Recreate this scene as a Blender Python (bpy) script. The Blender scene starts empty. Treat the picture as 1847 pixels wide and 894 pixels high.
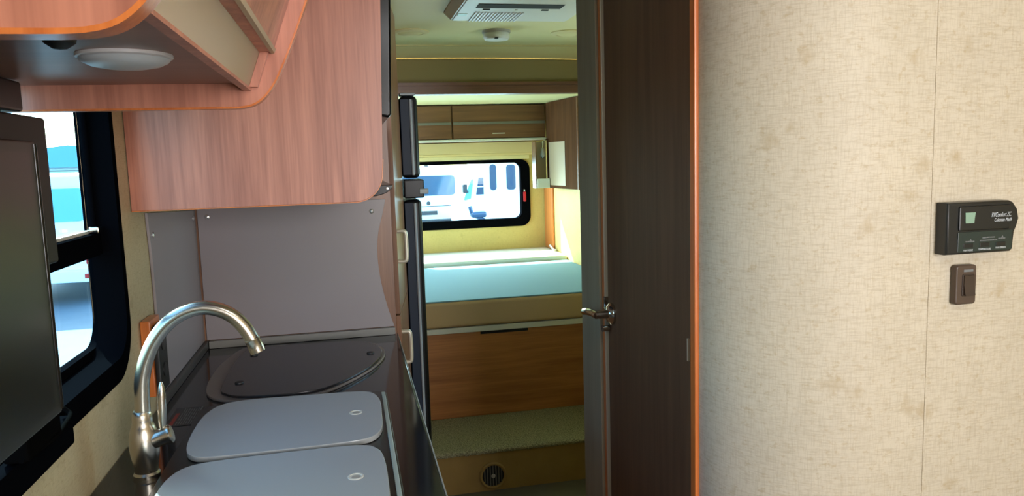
import bpy, bmesh, math, random
from mathutils import Vector, Matrix

# ------------------------------------------------------------------ scene, camera, light
scene = bpy.context.scene
COL = scene.collection
random.seed(7)

cam_data = bpy.data.cameras.new('camera')
cam_data.sensor_width = 36.0
cam_data.sensor_fit = 'HORIZONTAL'
cam_data.lens = 36.0 * 1350.0 / 1847.0
cam_data.clip_start = 0.02
cam_data.clip_end = 500
cam = bpy.data.objects.new('camera', cam_data)
COL.objects.link(cam)
CR = (0.9762, -0.2144, -0.0308)      # right
CD = (-0.0550, -0.1079, -0.9926)     # down
CF = (0.2096, 0.9707, -0.1171)       # forward
cr = Vector(CR).normalized(); cf = Vector(CF); cf = (cf - cr * cf.dot(cr)).normalized(); cu = cr.cross(cf)
cam.matrix_world = Matrix(((cr.x, cu.x, -cf.x, 0.0), (cr.y, cu.y, -cf.y, 0.0), (cr.z, cu.z, -cf.z, 1.41), (0, 0, 0, 1)))
scene.camera = cam

world = bpy.data.worlds.new('sky'); scene.world = world
world.use_nodes = True
wn = world.node_tree
bg = wn.nodes['Background']
sky = wn.nodes.new('ShaderNodeTexSky')
sky.sky_type = 'NISHITA'; sky.sun_disc = False
sky.sun_elevation = math.radians(40); sky.sun_rotation = math.radians(-27); sky.air_density = 1.0; sky.dust_density = 2.0
wn.links.new(sky.outputs[0], bg.inputs[0])
bg.inputs[1].default_value = 1.35


def lamp(name, kind, loc, direction, energy, color=(1, 1, 1), size=None, size_y=None, angle=None, spread=None):
    d = bpy.data.lights.new(name, kind)
    d.energy = energy; d.color = color
    if kind == 'AREA':
        d.shape = 'RECTANGLE'; d.size = size; d.size_y = size_y or size
        if spread: d.spread = math.radians(spread)
    elif kind in ('POINT', 'SPOT') and size:
        d.shadow_soft_size = size
    if angle is not None and kind == 'SUN': d.angle = math.radians(angle)
    o = bpy.data.objects.new(name, d); COL.objects.link(o)
    o.location = loc
    o.rotation_euler = Vector(direction).to_track_quat('-Z', 'Y').to_euler()
    return o


lamp('sun', 'SUN', (0, 20, 10), (0.50, -1.0, -0.90), 24.0, (1.0, 0.95, 0.86), angle=0.6)
lamp('windshield_daylight', 'AREA', (0.98, -1.80, 1.40), (-0.12, 1, -0.05), 16.5, (0.99, 0.97, 0.98), 0.85, 1.0, spread=95)
lamp('roof_vent_daylight', 'AREA', (0.30, 0.45, 1.945), (0, 0.1, -1), 4.2, (0.93, 0.97, 1.0), 0.36, 0.36)
lamp('rear_window_daylight', 'AREA', (0.72, 5.60, 1.2), (0, -1, -0.25), 8, (0.80, 0.94, 1.0), 1.0, 0.4)
lamp('bed_window_daylight', 'AREA', (-0.55, 4.6, 1.25), (1, -0.2, 0.25), 22, (0.93, 0.97, 1.0), 0.9, 0.45)
lamp('hall_fill', 'AREA', (1.53, 2.65, 1.30), (-1, 0.15, 0.9), 3.6, (1.0, 0.97, 0.88), 0.7, 0.4)  # added fill, out of view, aimed up to brighten the hall ceiling
lamp('front_ceiling_lamp', 'AREA', (0.72, 0.05, 1.93), (0.15, 0.5, -1), 1.0, (1.0, 0.76, 0.42), 0.2, 0.2)

vs = scene.view_settings
scene.display_settings.display_device = 'sRGB'
vs.view_transform = 'Standard'; vs.look = 'None'; vs.gamma = 1.0; vs.use_curve_mapping = False
vs.exposure = 0.35
scene.cycles.max_bounces = 8
scene.cycles.transparent_max_bounces = 12
scene.cycles.use_denoising = True
scene.cycles.caustics_reflective = False
scene.cycles.sample_clamp_indirect = 6.0


# ------------------------------------------------------------------ materials
def lin(c):
    return tuple((v / 12.92 if v <= 0.04045 else ((v + 0.055) / 1.055) ** 2.4) for v in [x / 255.0 for x in c])


def base_mat(name):
    m = bpy.data.materials.new(name); m.use_nodes = True
    nt = m.node_tree
    return m, nt, nt.nodes['Principled BSDF']


def mat(name, c, rough=0.5, metal=0.0, spec=0.5, bump=0.0, bscale=200, coat=0.0, emit=None, vary=0.0, vscale=6.0):
    m, nt, b = base_mat(name)
    col = lin(c) + (1,)
    b.inputs['Base Color'].default_value = col
    b.inputs['Roughness'].default_value = rough
    b.inputs['Metallic'].default_value = metal
    b.inputs['Specular IOR Level'].default_value = spec
    b.inputs['Coat Weight'].default_value = coat
    tc = nt.nodes.new('ShaderNodeTexCoord')
    if bump:
        n = nt.nodes.new('ShaderNodeTexNoise'); n.inputs['Scale'].default_value = bscale; n.inputs['Detail'].default_value = 3
        nt.links.new(tc.outputs['Object'], n.inputs['Vector'])
        bp = nt.nodes.new('ShaderNodeBump'); bp.inputs['Strength'].default_value = bump; bp.inputs['Distance'].default_value = 0.002
        nt.links.new(n.outputs['Fac'], bp.inputs['Height']); nt.links.new(bp.outputs[0], b.inputs['Normal'])
    if vary:
        n2 = nt.nodes.new('ShaderNodeTexNoise'); n2.inputs['Scale'].default_value = vscale; n2.inputs['Detail'].default_value = 4
        nt.links.new(tc.outputs['Object'], n2.inputs['Vector'])
        mx = nt.nodes.new('ShaderNodeMix'); mx.data_type = 'RGBA'
        mx.inputs[6].default_value = tuple(v * (1 - vary) for v in col[:3]) + (1,)
        mx.inputs[7].default_value = tuple(min(1, v * (1 + vary)) for v in col[:3]) + (1,)
        nt.links.new(n2.outputs['Fac'], mx.inputs[0]); nt.links.new(mx.outputs[2], b.inputs['Base Color'])
    if emit:
        b.inputs['Emission Color'].default_value = col; b.inputs['Emission Strength'].default_value = emit
    return m


def wood(name, c_dark, c_light, axis='Z', rough=0.38, stretch=14.0, scale=3.0, coat=0.15):
    """cherry laminate: long streaks along axis, a slow drift of tone, fine pores"""
    m, nt, b = base_mat(name)
    N, L = nt.nodes.new, nt.links.new
    tc = N('ShaderNodeTexCoord'); oi = N('ShaderNodeObjectInfo')
    add = N('ShaderNodeVectorMath'); add.operation = 'ADD'
    L(tc.outputs['Object'], add.inputs[0])
    sc = N('ShaderNodeVectorMath'); sc.operation = 'SCALE'; sc.inputs['Scale'].default_value = 7.3
    comb = N('ShaderNodeCombineXYZ')
    for k in range(3): L(oi.outputs['Random'], comb.inputs[k])
    L(comb.outputs[0], sc.inputs[0]); L(sc.outputs[0], add.inputs[1])
    mp = N('ShaderNodeMapping')
    s = [scale * stretch] * 3; s['XYZ'.index(axis)] = scale
    mp.inputs['Scale'].default_value = s
    L(add.outputs[0], mp.inputs['Vector'])
    n1 = N('ShaderNodeTexNoise'); n1.inputs['Scale'].default_value = 1.0; n1.inputs['Detail'].default_value = 5; n1.inputs['Distortion'].default_value = 0.6
    L(mp.outputs[0], n1.inputs['Vector'])
    mp2 = N('ShaderNodeMapping'); s2 = [scale * stretch * 6] * 3; s2['XYZ'.index(axis)] = scale * 2.5
    mp2.inputs['Scale'].default_value = s2; L(add.outputs[0], mp2.inputs['Vector'])
    n2 = N('ShaderNodeTexNoise'); n2.inputs['Scale'].default_value = 1.0; n2.inputs['Detail'].default_value = 2
    L(mp2.outputs[0], n2.inputs['Vector'])
    mixf = N('ShaderNodeMix'); mixf.inputs[0].default_value = 0.3
    L(n1.outputs['Fac'], mixf.inputs[2]); L(n2.outputs['Fac'], mixf.inputs[3])
    cr_ = N('ShaderNodeValToRGB')
    cr_.color_ramp.elements[0].position = 0.30; cr_.color_ramp.elements[0].color = lin(c_dark) + (1,)
    cr_.color_ramp.elements[1].position = 0.62; cr_.color_ramp.elements[1].color = lin(c_light) + (1,)
    L(mixf.outputs[0], cr_.inputs[0]); L(cr_.outputs[0], b.inputs['Base Color'])
    b.inputs['Roughness'].default_value = rough
    b.inputs['Coat Weight'].default_value = coat; b.inputs['Coat Roughness'].default_value = 0.25
    bp = N('ShaderNodeBump'); bp.inputs['Strength'].default_value = 0.06; bp.inputs['Distance'].default_value = 0.001
    L(n2.outputs['Fac'], bp.inputs['Height']); L(bp.outputs[0], b.inputs['Normal'])
    return m


def wallpaper(name, c_base, c_stain, c_fleck, rough=0.55, spec=0.3):
    """vinyl wall covering with woven flecks and faint leaf-like blots"""
    m, nt, b = base_mat(name)
    N, L = nt.nodes.new, nt.links.new
    tc = N('ShaderNodeTexCoord')
    # soft cloudy tone
    n0 = N('ShaderNodeTexNoise'); n0.inputs['Scale'].default_value = 9; n0.inputs['Detail'].default_value = 6
    L(tc.outputs['Object'], n0.inputs['Vector'])
    mx0 = N('ShaderNodeMix'); mx0.data_type = 'RGBA'
    cb = lin(c_base)
    mx0.inputs[6].default_value = tuple(v * 0.90 for v in cb) + (1,); mx0.inputs[7].default_value = tuple(min(1, v * 1.08) for v in cb) + (1,)
    L(n0.outputs['Fac'], mx0.inputs[0])
    # blots: scattered cells, broken up by noise
    vo = N('ShaderNodeTexVoronoi'); vo.inputs['Scale'].default_value = 8.5; vo.inputs['Randomness'].default_value = 1.0
    L(tc.outputs['Object'], vo.inputs['Vector'])
    nb = N('ShaderNodeTexNoise'); nb.inputs['Scale'].default_value = 55; nb.inputs['Detail'].default_value = 4
    L(tc.outputs['Object'], nb.inputs['Vector'])
    ad = N('ShaderNodeMath'); ad.operation = 'MULTIPLY_ADD'; ad.inputs[1].default_value = 0.45
    L(nb.outputs['Fac'], ad.inputs[0]); L(vo.outputs['Distance'], ad.inputs[2])
    r1 = N('ShaderNodeValToRGB')
    r1.color_ramp.elements[0].position = 0.28; r1.color_ramp.elements[0].color = (0.5, 0.5, 0.5, 1)
    r1.color_ramp.elements[1].position = 0.40; r1.color_ramp.elements[1].color = (0, 0, 0, 1)
    L(ad.outputs[0], r1.inputs[0])
    mx1 = N('ShaderNodeMix'); mx1.data_type = 'RGBA'; mx1.inputs[7].default_value = lin(c_stain) + (1,)
    L(r1.outputs[0], mx1.inputs[0]); L(mx0.outputs[2], mx1.inputs[6])
    # linen weave: fine threads both ways, plus broken mid-size flecks
    def streak(scale, detail, lo, hi, amt):
        mp = N('ShaderNodeMapping'); mp.inputs['Scale'].default_value = scale
        L(tc.outputs['Object'], mp.inputs['Vector'])
        n = N('ShaderNodeTexNoise'); n.inputs['Scale'].default_value = 1; n.inputs['Detail'].default_value = detail; n.inputs['Roughness'].default_value = 0.65
        L(mp.outputs[0], n.inputs['Vector'])
        r = N('ShaderNodeValToRGB')
        r.color_ramp.elements[0].position = lo; r.color_ramp.elements[0].color = (0, 0, 0, 1)
        r.color_ramp.elements[1].position = hi; r.color_ramp.elements[1].color = (amt, amt, amt, 1)
        L(n.outputs['Fac'], r.inputs[0])
        return n, r
    prev = mx1.outputs[2]
    for sc_, de, lo, hi, am, cc_ in (((40, 40, 420), 3, 0.46, 0.66, 0.38, c_fleck), ((420, 420, 40), 3, 0.46, 0.66, 0.30, c_fleck), ((75, 75, 110), 5, 0.56, 0.66, 0.42, c_stain)):
        n2, r2 = streak(sc_, de, lo, hi, am)
        mx2 = N('ShaderNodeMix'); mx2.data_type = 'RGBA'; mx2.inputs[7].default_value = lin(cc_) + (1,)
        L(r2.outputs[0], mx2.inputs[0]); L(prev, mx2.inputs[6]); prev = mx2.outputs[2]
    L(mx2.outputs[2], b.inputs['Base Color'])
    bp = N('ShaderNodeBump'); bp.inputs['Strength'].default_value = 0.25; bp.inputs['Distance'].default_value = 0.001
    L(n2.outputs['Fac'], bp.inputs['Height']); L(bp.outputs[0], b.inputs['Normal'])
    b.inputs['Roughness'].default_value = rough; b.inputs['Specular IOR Level'].default_value = spec
    return m


def carpet_mat(name, c1, c2):
    m, nt, b = base_mat(name)
    N, L = nt.nodes.new, nt.links.new
    tc = N('ShaderNodeTexCoord')
    n = N('ShaderNodeTexNoise'); n.inputs['Scale'].default_value = 170; n.inputs['Detail'].default_value = 3
    L(tc.outputs['Object'], n.inputs['Vector'])
    r = N('ShaderNodeValToRGB')
    r.color_ramp.elements[0].position = 0.36; r.color_ramp.elements[0].color = lin(c1) + (1,)
    r.color_ramp.elements[1].position = 0.62; r.color_ramp.elements[1].color = lin(c2) + (1,)
    L(n.outputs['Fac'], r.inputs[0]); L(r.outputs[0], b.inputs['Base Color'])
    bp = N('ShaderNodeBump'); bp.inputs['Strength'].default_value = 0.9; bp.inputs['Distance'].default_value = 0.006
    L(n.outputs['Fac'], bp.inputs['Height']); L(bp.outputs[0], b.inputs['Normal'])
    b.inputs['Roughness'].default_value = 0.95; b.inputs['Specular IOR Level'].default_value = 0.1
    return m


def glass_mat(name, tint, gloss=0.07):
    m = bpy.data.materials.new(name); m.use_nodes = True
    nt = m.node_tree; nt.nodes.clear()
    N, L = nt.nodes.new, nt.links.new
    o = N('ShaderNodeOutputMaterial'); t = N('ShaderNodeBsdfTransparent'); g = N('ShaderNodeBsdfGlossy'); x = N('ShaderNodeMixShader')
    t.inputs[0].default_value = tuple(tint) + (1,); g.inputs['Roughness'].default_value = 0.02
    x.inputs[0].default_value = gloss
    L(t.outputs[0], x.inputs[1]); L(g.outputs[0], x.inputs[2]); L(x.outputs[0], o.inputs[0])
    return m


def brushed(name, c, rough=0.3, aniso=0.6):
    m, nt, b = base_mat(name)
    b.inputs['Base Color'].default_value = lin(c) + (1,)
    b.inputs['Metallic'].default_value = 1.0; b.inputs['Roughness'].default_value = rough
    b.inputs['Anisotropic'].default_value = aniso
    return m


M = {}
M['wood_galley'] = wood('cherry_galley', (158, 98, 80), (204, 136, 112), 'Z', scale=2.2)
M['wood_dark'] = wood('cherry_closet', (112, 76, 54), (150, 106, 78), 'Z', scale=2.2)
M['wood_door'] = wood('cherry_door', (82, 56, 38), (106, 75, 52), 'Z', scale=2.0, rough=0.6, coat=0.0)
M['wood_bed'] = wood('cherry_bed', (140, 84, 42), (182, 118, 64), 'X', scale=1.6)
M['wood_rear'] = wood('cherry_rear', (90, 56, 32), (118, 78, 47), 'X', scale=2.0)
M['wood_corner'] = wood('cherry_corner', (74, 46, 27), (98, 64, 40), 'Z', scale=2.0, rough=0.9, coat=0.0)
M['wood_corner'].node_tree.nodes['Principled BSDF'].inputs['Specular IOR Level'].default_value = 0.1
M['wood_beam'] = wood('cherry_beam', (94, 58, 36), (122, 78, 50), 'X', scale=2.0)
M['wood_orange'] = wood('orange_edging', (186, 96, 42), (220, 128, 64), 'Z', scale=3, rough=0.3, coat=0.4)
M['wood_jamb'] = wood('taupe_jamb', (136, 126, 106), (152, 142, 120), 'Z', scale=2, rough=0.75, coat=0.0)
M['wall_front'] = wallpaper('wallpaper_front', (210, 201, 182), (178, 158, 122), (172, 158, 132))
M['wall_rear'] = wallpaper('wallpaper_rear', (212, 188, 118), (190, 164, 96), (194, 170, 102))
M['wall_galley'] = wallpaper('wallpaper_galley', (198, 182, 146), (164, 142, 104), (170, 152, 118))
M['ceiling'] = mat('ceiling_cream', (228, 218, 164), 0.6, spec=0.2)
M['valance'] = mat('valance_fabric', (146, 132, 88), 0.8, bump=0.15, bscale=300)
M['cream_trim'] = mat('cream_trim', (222, 206, 150), 0.5)
M['blind'] = mat('blind_cream', (224, 200, 138), 0.7, bump=0.1, bscale=300)
M['floor'] = mat('floor_vinyl', (96, 90, 76), 0.6, vary=0.15, vscale=30)
M['carpet'] = carpet_mat('carpet_beige', (112, 106, 82), (170, 162, 130))
M['riser'] = mat('riser_vinyl', (150, 120, 66), 0.7, vary=0.18, vscale=12, bump=0.2, bscale=60)
M['counter'] = mat('counter_black', (27, 27, 31), 0.09, spec=0.45, vary=0.1, vscale=120)
M['cabinet_black'] = mat('cabinet_body_black', (26, 25, 25), 0.35)  # plain near-black for the base cabinet body
M['splash'] = mat('splash_grey', (150, 142, 144), 0.34, spec=0.4, vary=0.05, vscale=4)
M['upstand'] = mat('upstand_grey', (126, 124, 118), 0.4)
M['strip_teal'] = mat('strip_teal', (160, 174, 170), 0.35)
M['upstand_dark'] = mat('upstand_dark', (60, 60, 58), 0.35)
M['lid'] = mat('lid_grey', (172, 177, 180), 0.22, spec=0.5)
M['sink_black'] = mat('sink_black', (34, 34, 34), 0.3)
M['hob_metal'] = mat('hob_metal', (122, 112, 108), 0.4)
M['hob_glass'] = mat('hob_glass', (34, 33, 36), 0.25, spec=0.5)
M['rubber'] = mat('rubber_black', (12, 12, 12), 0.5)
M['steel'] = brushed('brushed_nickel', (196, 190, 178), 0.27)
M['chrome'] = mat('chrome', (205, 200, 192), 0.12, metal=1.0)
M['cable_black'] = mat('cable_black', (10, 10, 10), 0.9, spec=0.0)
M['screw'] = mat('screw_bright', (225, 225, 225), 0.25, metal=0.8)
M['tv_black'] = mat('tv_shell', (26, 26, 26), 0.4)
M['tv_back'] = mat('tv_back_shell', (24, 23, 22), 0.5, spec=0.25)
M['tv_screen'] = mat('tv_screen', (15, 16, 16), 0.3, spec=0.35)
M['frame_black'] = mat('window_frame_black', (8, 9, 12), 0.7, spec=0.0)
M['black_gloss'] = mat('black_gloss', (12, 13, 16), 0.22, spec=0.45)
M['fridge_side'] = mat('fridge_navy', (28, 40, 58), 0.5, spec=0.25)
M['fridge_black'] = mat('fridge_black', (14, 15, 18), 0.38, spec=0.3)
M['fridge_grey'] = mat('fridge_grey_strip', (146, 156, 164), 0.4)
M['beige_lam'] = mat('beige_laminate', (190, 170, 144), 0.5)
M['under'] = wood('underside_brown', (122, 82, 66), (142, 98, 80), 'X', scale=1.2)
M['lens'] = mat('lamp_lens', (206, 214, 222), 0.35, spec=0.5)
M['lamp_rim'] = mat('lamp_rim_white', (236, 236, 240), 0.4)
M['handle_beige'] = mat('handle_satin', (206, 200, 182), 0.35, metal=0.4)
M['white_plastic'] = mat('white_plastic', (214, 214, 206), 0.45)
M['grey_plastic'] = mat('grey_plastic', (168, 164, 158), 0.45)
M['dark_slot'] = mat('slot_dark', (16, 17, 16), 0.8)
M['badge'] = mat('badge_green', (150, 190, 168), 0.4)
M['mattress_side'] = mat('mattress_tan', (190, 158, 112), 0.9, bump=0.2, bscale=250)
M['mattress_top'] = mat('mattress_sky_blue', (112, 150, 160), 0.9, bump=0.15, bscale=250)  # pale blue fabric with the blue of window sky light put into its colour
M['cushion'] = mat('cushion_pale', (206, 204, 188), 0.9, bump=0.15, bscale=250)
M['strip_pale'] = mat('strip_pale', (206, 202, 184), 0.5)
M['grey_rail'] = mat('grey_rail', (112, 108, 98), 0.4, metal=0.3)
M['red'] = mat('red_plastic', (196, 24, 44), 0.4)
M['thermo_black'] = mat('thermostat_black', (34, 36, 36), 0.35)
M['thermo_panel'] = mat('thermostat_panel', (46, 58, 55), 0.3)
M['lcd'] = mat('lcd_green', (140, 172, 152), 0.4)
M['print_white'] = mat('print_white', (206, 214, 222), 0.5)
M['print_grey'] = mat('print_grey', (120, 124, 126), 0.5)
M['switch_brown'] = mat('switch_brown', (84, 70, 60), 0.4)
M['rocker_brown'] = mat('rocker_brown', (66, 55, 48), 0.35)
M['placard'] = mat('placard_charcoal', (40, 40, 42), 0.4)
M['print_red'] = mat('print_red', (150, 60, 52), 0.5)
M['glass'] = glass_mat('pane_glass', (0.66, 0.84, 0.88), 0.06)
M['glass_rear'] = glass_mat('pane_glass_rear', (0.80, 0.96, 0.98), 0.04)
M['van_white'] = mat('van_white', (240, 243, 244), 0.4)
M['van_silver'] = mat('van_silver', (196, 210, 214), 0.35)
M['van_glass'] = mat('van_glass', (32, 70, 100), 0.1, spec=0.6)
M['van_glass_reflecting'] = mat('van_glass_reflecting', (112, 186, 204), 0.1, spec=0.6)  # pale cyan puts the window's reflection into the glass colour
M['van_trim'] = mat('van_trim', (46, 54, 60), 0.5)
M['tail_red'] = mat('tail_red', (186, 30, 34), 0.25)
M['tyre'] = mat('tyre', (24, 24, 25), 0.85)
M['wheel'] = mat('wheel_silver', (150, 152, 155), 0.35, metal=0.6)
M['asphalt'] = mat('asphalt', (96, 108, 116), 0.9, vary=0.15, vscale=3, bump=0.4, bscale=60)
M['shed_blue'] = mat('shed_blue', (110, 172, 186), 0.6)
M['shed_wall'] = mat('shed_wall', (214, 222, 224), 0.7)


# ------------------------------------------------------------------ builders
WLOC = {}


def finish(name, bm, m, parent=None, origin=None, sharp=40, smooth=True, weighted=False):
    bmesh.ops.recalc_face_normals(bm, faces=bm.faces)
    xs = [v.co for v in bm.verts]
    lo = Vector((min(v.x for v in xs), min(v.y for v in xs), min(v.z for v in xs)))
    hi = Vector((max(v.x for v in xs), max(v.y for v in xs), max(v.z for v in xs)))
    o0 = Vector(origin) if origin else Vector(((lo.x + hi.x) / 2, (lo.y + hi.y) / 2, lo.z))
    bmesh.ops.translate(bm, verts=bm.verts, vec=-o0)
    me = bpy.data.meshes.new(name)
    bm.to_mesh(me); bm.free()
    mats = m if isinstance(m, (list, tuple)) else [m]
    for x in mats: me.materials.append(M[x])
    if smooth:
        for p in me.polygons: p.use_smooth = True
        me.set_sharp_from_angle(angle=math.radians(sharp))
    o = bpy.data.objects.new(name, me); COL.objects.link(o)
    if weighted:
        w = o.modifiers.new('normals', 'WEIGHTED_NORMAL'); w.keep_sharp = True; w.weight = 100
    if parent is not None:
        o.parent = parent; o.location = o0 - WLOC[parent]
    else:
        o.location = o0
    WLOC[o] = o0
    return o


def thing(name, label, cat, loc, group=None):
    o = bpy.data.objects.new(name, None); COL.objects.link(o)
    o.empty_display_size = 0.05
    o.location = loc; WLOC[o] = Vector(loc)
    o['label'] = label; o['category'] = cat
    if group: o['group'] = group
    return o


def tag(o, label, cat, group=None):
    o['label'] = label; o['category'] = cat
    if group: o['group'] = group
    return o


def struct(o):
    o['kind'] = 'structure'
    return o


def lab(o, text):
    o['label'] = text
    return o


def add_box(bm, a, b, bevel=0.0, seg=2):
    a, b = Vector(a), Vector(b)
    lo = Vector((min(a.x, b.x), min(a.y, b.y), min(a.z, b.z))); hi = Vector((max(a.x, b.x), max(a.y, b.y), max(a.z, b.z)))
    vs_ = [bm.verts.new((x, y, z)) for x in (lo.x, hi.x) for y in (lo.y, hi.y) for z in (lo.z, hi.z)]
    q = [(0, 1, 3, 2), (4, 6, 7, 5), (0, 4, 5, 1), (2, 3, 7, 6), (0, 2, 6, 4), (1, 5, 7, 3)]
    fs = [bm.faces.new([vs_[i] for i in f]) for f in q]
    if bevel:
        es = list({e for f in fs for e in f.edges})
        bmesh.ops.bevel(bm, geom=es, offset=bevel, segments=seg, affect='EDGES', profile=0.5)
    return bm


def box(name, a, b, m, parent=None, bevel=0.0, seg=2):
    bm = bmesh.new(); add_box(bm, a, b, bevel, seg)
    return finish(name, bm, m, parent, weighted=bevel > 0)


def boxes(name, lst, m, parent=None, bevel=0.0):
    bm = bmesh.new()
    for a, b in lst: add_box(bm, a, b, bevel)
    return finish(name, bm, m, parent, weighted=bevel > 0)


def plane_pt(axis, u, v, d):
    # axis X: (u,v)=(Y,Z); Y: (X,Z); Z: (X,Y)
    return {'X': (d, u, v), 'Y': (u, d, v), 'Z': (u, v, d)}[axis]


def add_prism(bm, pts, axis, d0, d1, bevel=0.0, seg=2):
    A = [bm.verts.new(plane_pt(axis, u, v, d0)) for u, v in pts]
    B = [bm.verts.new(plane_pt(axis, u, v, d1)) for u, v in pts]
    n = len(pts)
    f0 = bm.faces.new(A); f1 = bm.faces.new(B[::-1])
    for i in range(n):
        bm.faces.new([A[i], B[i], B[(i + 1) % n], A[(i + 1) % n]])
    if bevel:
        es = list(set(f0.edges) | set(f1.edges))
        bmesh.ops.recalc_face_normals(bm, faces=bm.faces)
        bmesh.ops.bevel(bm, geom=es, offset=bevel, segments=seg, affect='EDGES', profile=0.5)
    return bm


def prism(name, pts, axis, d0, d1, m, parent=None, bevel=0.0, seg=2, sharp=40):
    bm = bmesh.new(); add_prism(bm, pts, axis, d0, d1, bevel, seg)
    return finish(name, bm, m, parent, sharp=sharp, weighted=True)


def rrect(u0, u1, v0, v1, r, n=8):
    pts = []
    for cx, cy, a0 in ((u1 - r, v1 - r, 0), (u0 + r, v1 - r, 90), (u0 + r, v0 + r, 180), (u1 - r, v0 + r, 270)):
        for i in range(n + 1):
            a = math.radians(a0 + 90.0 * i / n)
            pts.append((cx + r * math.cos(a), cy + r * math.sin(a)))
    return pts


def add_ring(bm, outer, inner, axis, d0, d1):
    n = len(outer)
    V = [[bm.verts.new(plane_pt(axis, u, v, d)) for u, v in loop] for d in (d0, d1) for loop in (outer, inner)]
    o0, i0, o1, i1 = V
    for k in range(n):
        j = (k + 1) % n
        bm.faces.new([o0[k], o0[j], i0[j], i0[k]])
        bm.faces.new([o1[k], i1[k], i1[j], o1[j]])
        bm.faces.new([o0[k], o1[k], o1[j], o0[j]])
        bm.faces.new([i0[k], i0[j], i1[j], i1[k]])
    return bm


def ring(name, outer, inner, axis, d0, d1, m, parent=None):
    bm = bmesh.new(); add_ring(bm, outer, inner, axis, d0, d1)
    return finish(name, bm, m, parent)


def smooth_loop(pts, sub=4):
    """closed Catmull-Rom"""
    n = len(pts); out = []
    for i in range(n):
        p0, p1, p2, p3 = [Vector(pts[(i + k - 1) % n]) for k in range(4)]
        for s in range(sub):
            t = s / sub
            out.append(tuple(0.5 * ((2 * p1) + (-p0 + p2) * t + (2 * p0 - 5 * p1 + 4 * p2 - p3) * t * t + (-p0 + 3 * p1 - 3 * p2 + p3) * t ** 3)))
    return out


def smooth_path(pts, sub=5):
    P = [Vector(p) for p in pts]; n = len(P); out = []
    for i in range(n - 1):
        p0, p1, p2, p3 = P[max(i - 1, 0)], P[i], P[i + 1], P[min(i + 2, n - 1)]
        for s in range(sub):
            t = s / sub
            out.append(0.5 * ((2 * p1) + (-p0 + p2) * t + (2 * p0 - 5 * p1 + 4 * p2 - p3) * t * t + (-p0 + 3 * p1 - 3 * p2 + p3) * t ** 3))
    out.append(P[-1])
    return out


def add_tube(bm, pts, r, seg=12, cap=True):
    P = [Vector(p) for p in pts]; n = len(P)
    R = r if isinstance(r, (list, tuple)) else [r] * n
    up = Vector((0, 0, 1)); rings = []
    prev = None
    for i in range(n):
        t = (P[min(i + 1, n - 1)] - P[max(i - 1, 0)]).normalized()
        if prev is None:
            a = up if abs(t.dot(up)) < 0.9 else Vector((1, 0, 0))
            u = t.cross(a).normalized()
        else:
            u = (prev - t * prev.dot(t)).normalized()
        prev = u; w = t.cross(u)
        rings.append([bm.verts.new(P[i] + (u * math.cos(2 * math.pi * k / seg) + w * math.sin(2 * math.pi * k / seg)) * R[i]) for k in range(seg)])
    for i in range(n - 1):
        for k in range(seg):
            j = (k + 1) % seg
            bm.faces.new([rings[i][k], rings[i][j], rings[i + 1][j], rings[i + 1][k]])
    if cap:
        bm.faces.new(rings[0][::-1]); bm.faces.new(rings[-1])
    return bm


def tube(name, pts, r, m, parent=None, seg=12):
    bm = bmesh.new(); add_tube(bm, pts, r, seg)
    return finish(name, bm, m, parent)


def lathe(name, prof, c, m, parent=None, seg=32, axis=(0, 0, 1), sharp=35, hollow=False):
    """prof: (radius, height) along axis from c"""
    bm = bmesh.new()
    q = Vector((0, 0, 1)).rotation_difference(Vector(axis).normalized())
    rings = []
    for r, h in prof:
        rr = max(r, 1e-5)
        rings.append([bm.verts.new(Vector(c) + q @ Vector((rr * math.cos(2 * math.pi * k / seg), rr * math.sin(2 * math.pi * k / seg), h))) for k in range(seg)])
    for i in range(len(rings) - 1):
        for k in range(seg):
            j = (k + 1) % seg
            bm.faces.new([rings[i][k], rings[i][j], rings[i + 1][j], rings[i + 1][k]])
    if hollow:
        for k in range(seg):
            j = (k + 1) % seg
            bm.faces.new([rings[-1][k], rings[-1][j], rings[0][j], rings[0][k]])
    else:
        bm.faces.new(rings[0][::-1]); bm.faces.new(rings[-1])
    return finish(name, bm, m, parent, sharp=sharp)


def text(name, body, loc, size, m, parent, shear=0.0, axis='Y', width=None):
    cu_ = bpy.data.curves.new(name, 'FONT'); cu_.body = body; cu_.size = size; cu_.extrude = 0.0003; cu_.shear = shear
    cu_.align_x = 'LEFT'
    tmp = bpy.data.objects.new('tmp', cu_); COL.objects.link(tmp)
    bpy.context.view_layer.update()
    dg = bpy.context.evaluated_depsgraph_get()
    me = bpy.data.meshes.new_from_object(tmp.evaluated_get(dg))
    bpy.data.objects.remove(tmp)
    bm = bmesh.new(); bm.from_mesh(me)
    if width:
        w = max(v.co.x for v in bm.verts) - min(v.co.x for v in bm.verts)
        for v in bm.verts: v.co.x *= width / w
    for v in bm.verts:
        x, y, z = v.co
        v.co = Vector((loc[0] + x, loc[1] - z, loc[2] + y)) if axis == 'Y' else Vector((loc[0] + x, loc[1] + y, loc[2] + z))
    return finish(name, bm, m, parent, smooth=False)


# ------------------------------------------------------------------ the setting
XL, XR, YB, ZC, ZF = -0.455, 1.46, 5.5, 1.95, -0.10
struct(box('floor', (XL, -1.9, ZF - 0.03), (XR, 3.46, ZF), 'floor'))

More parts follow.
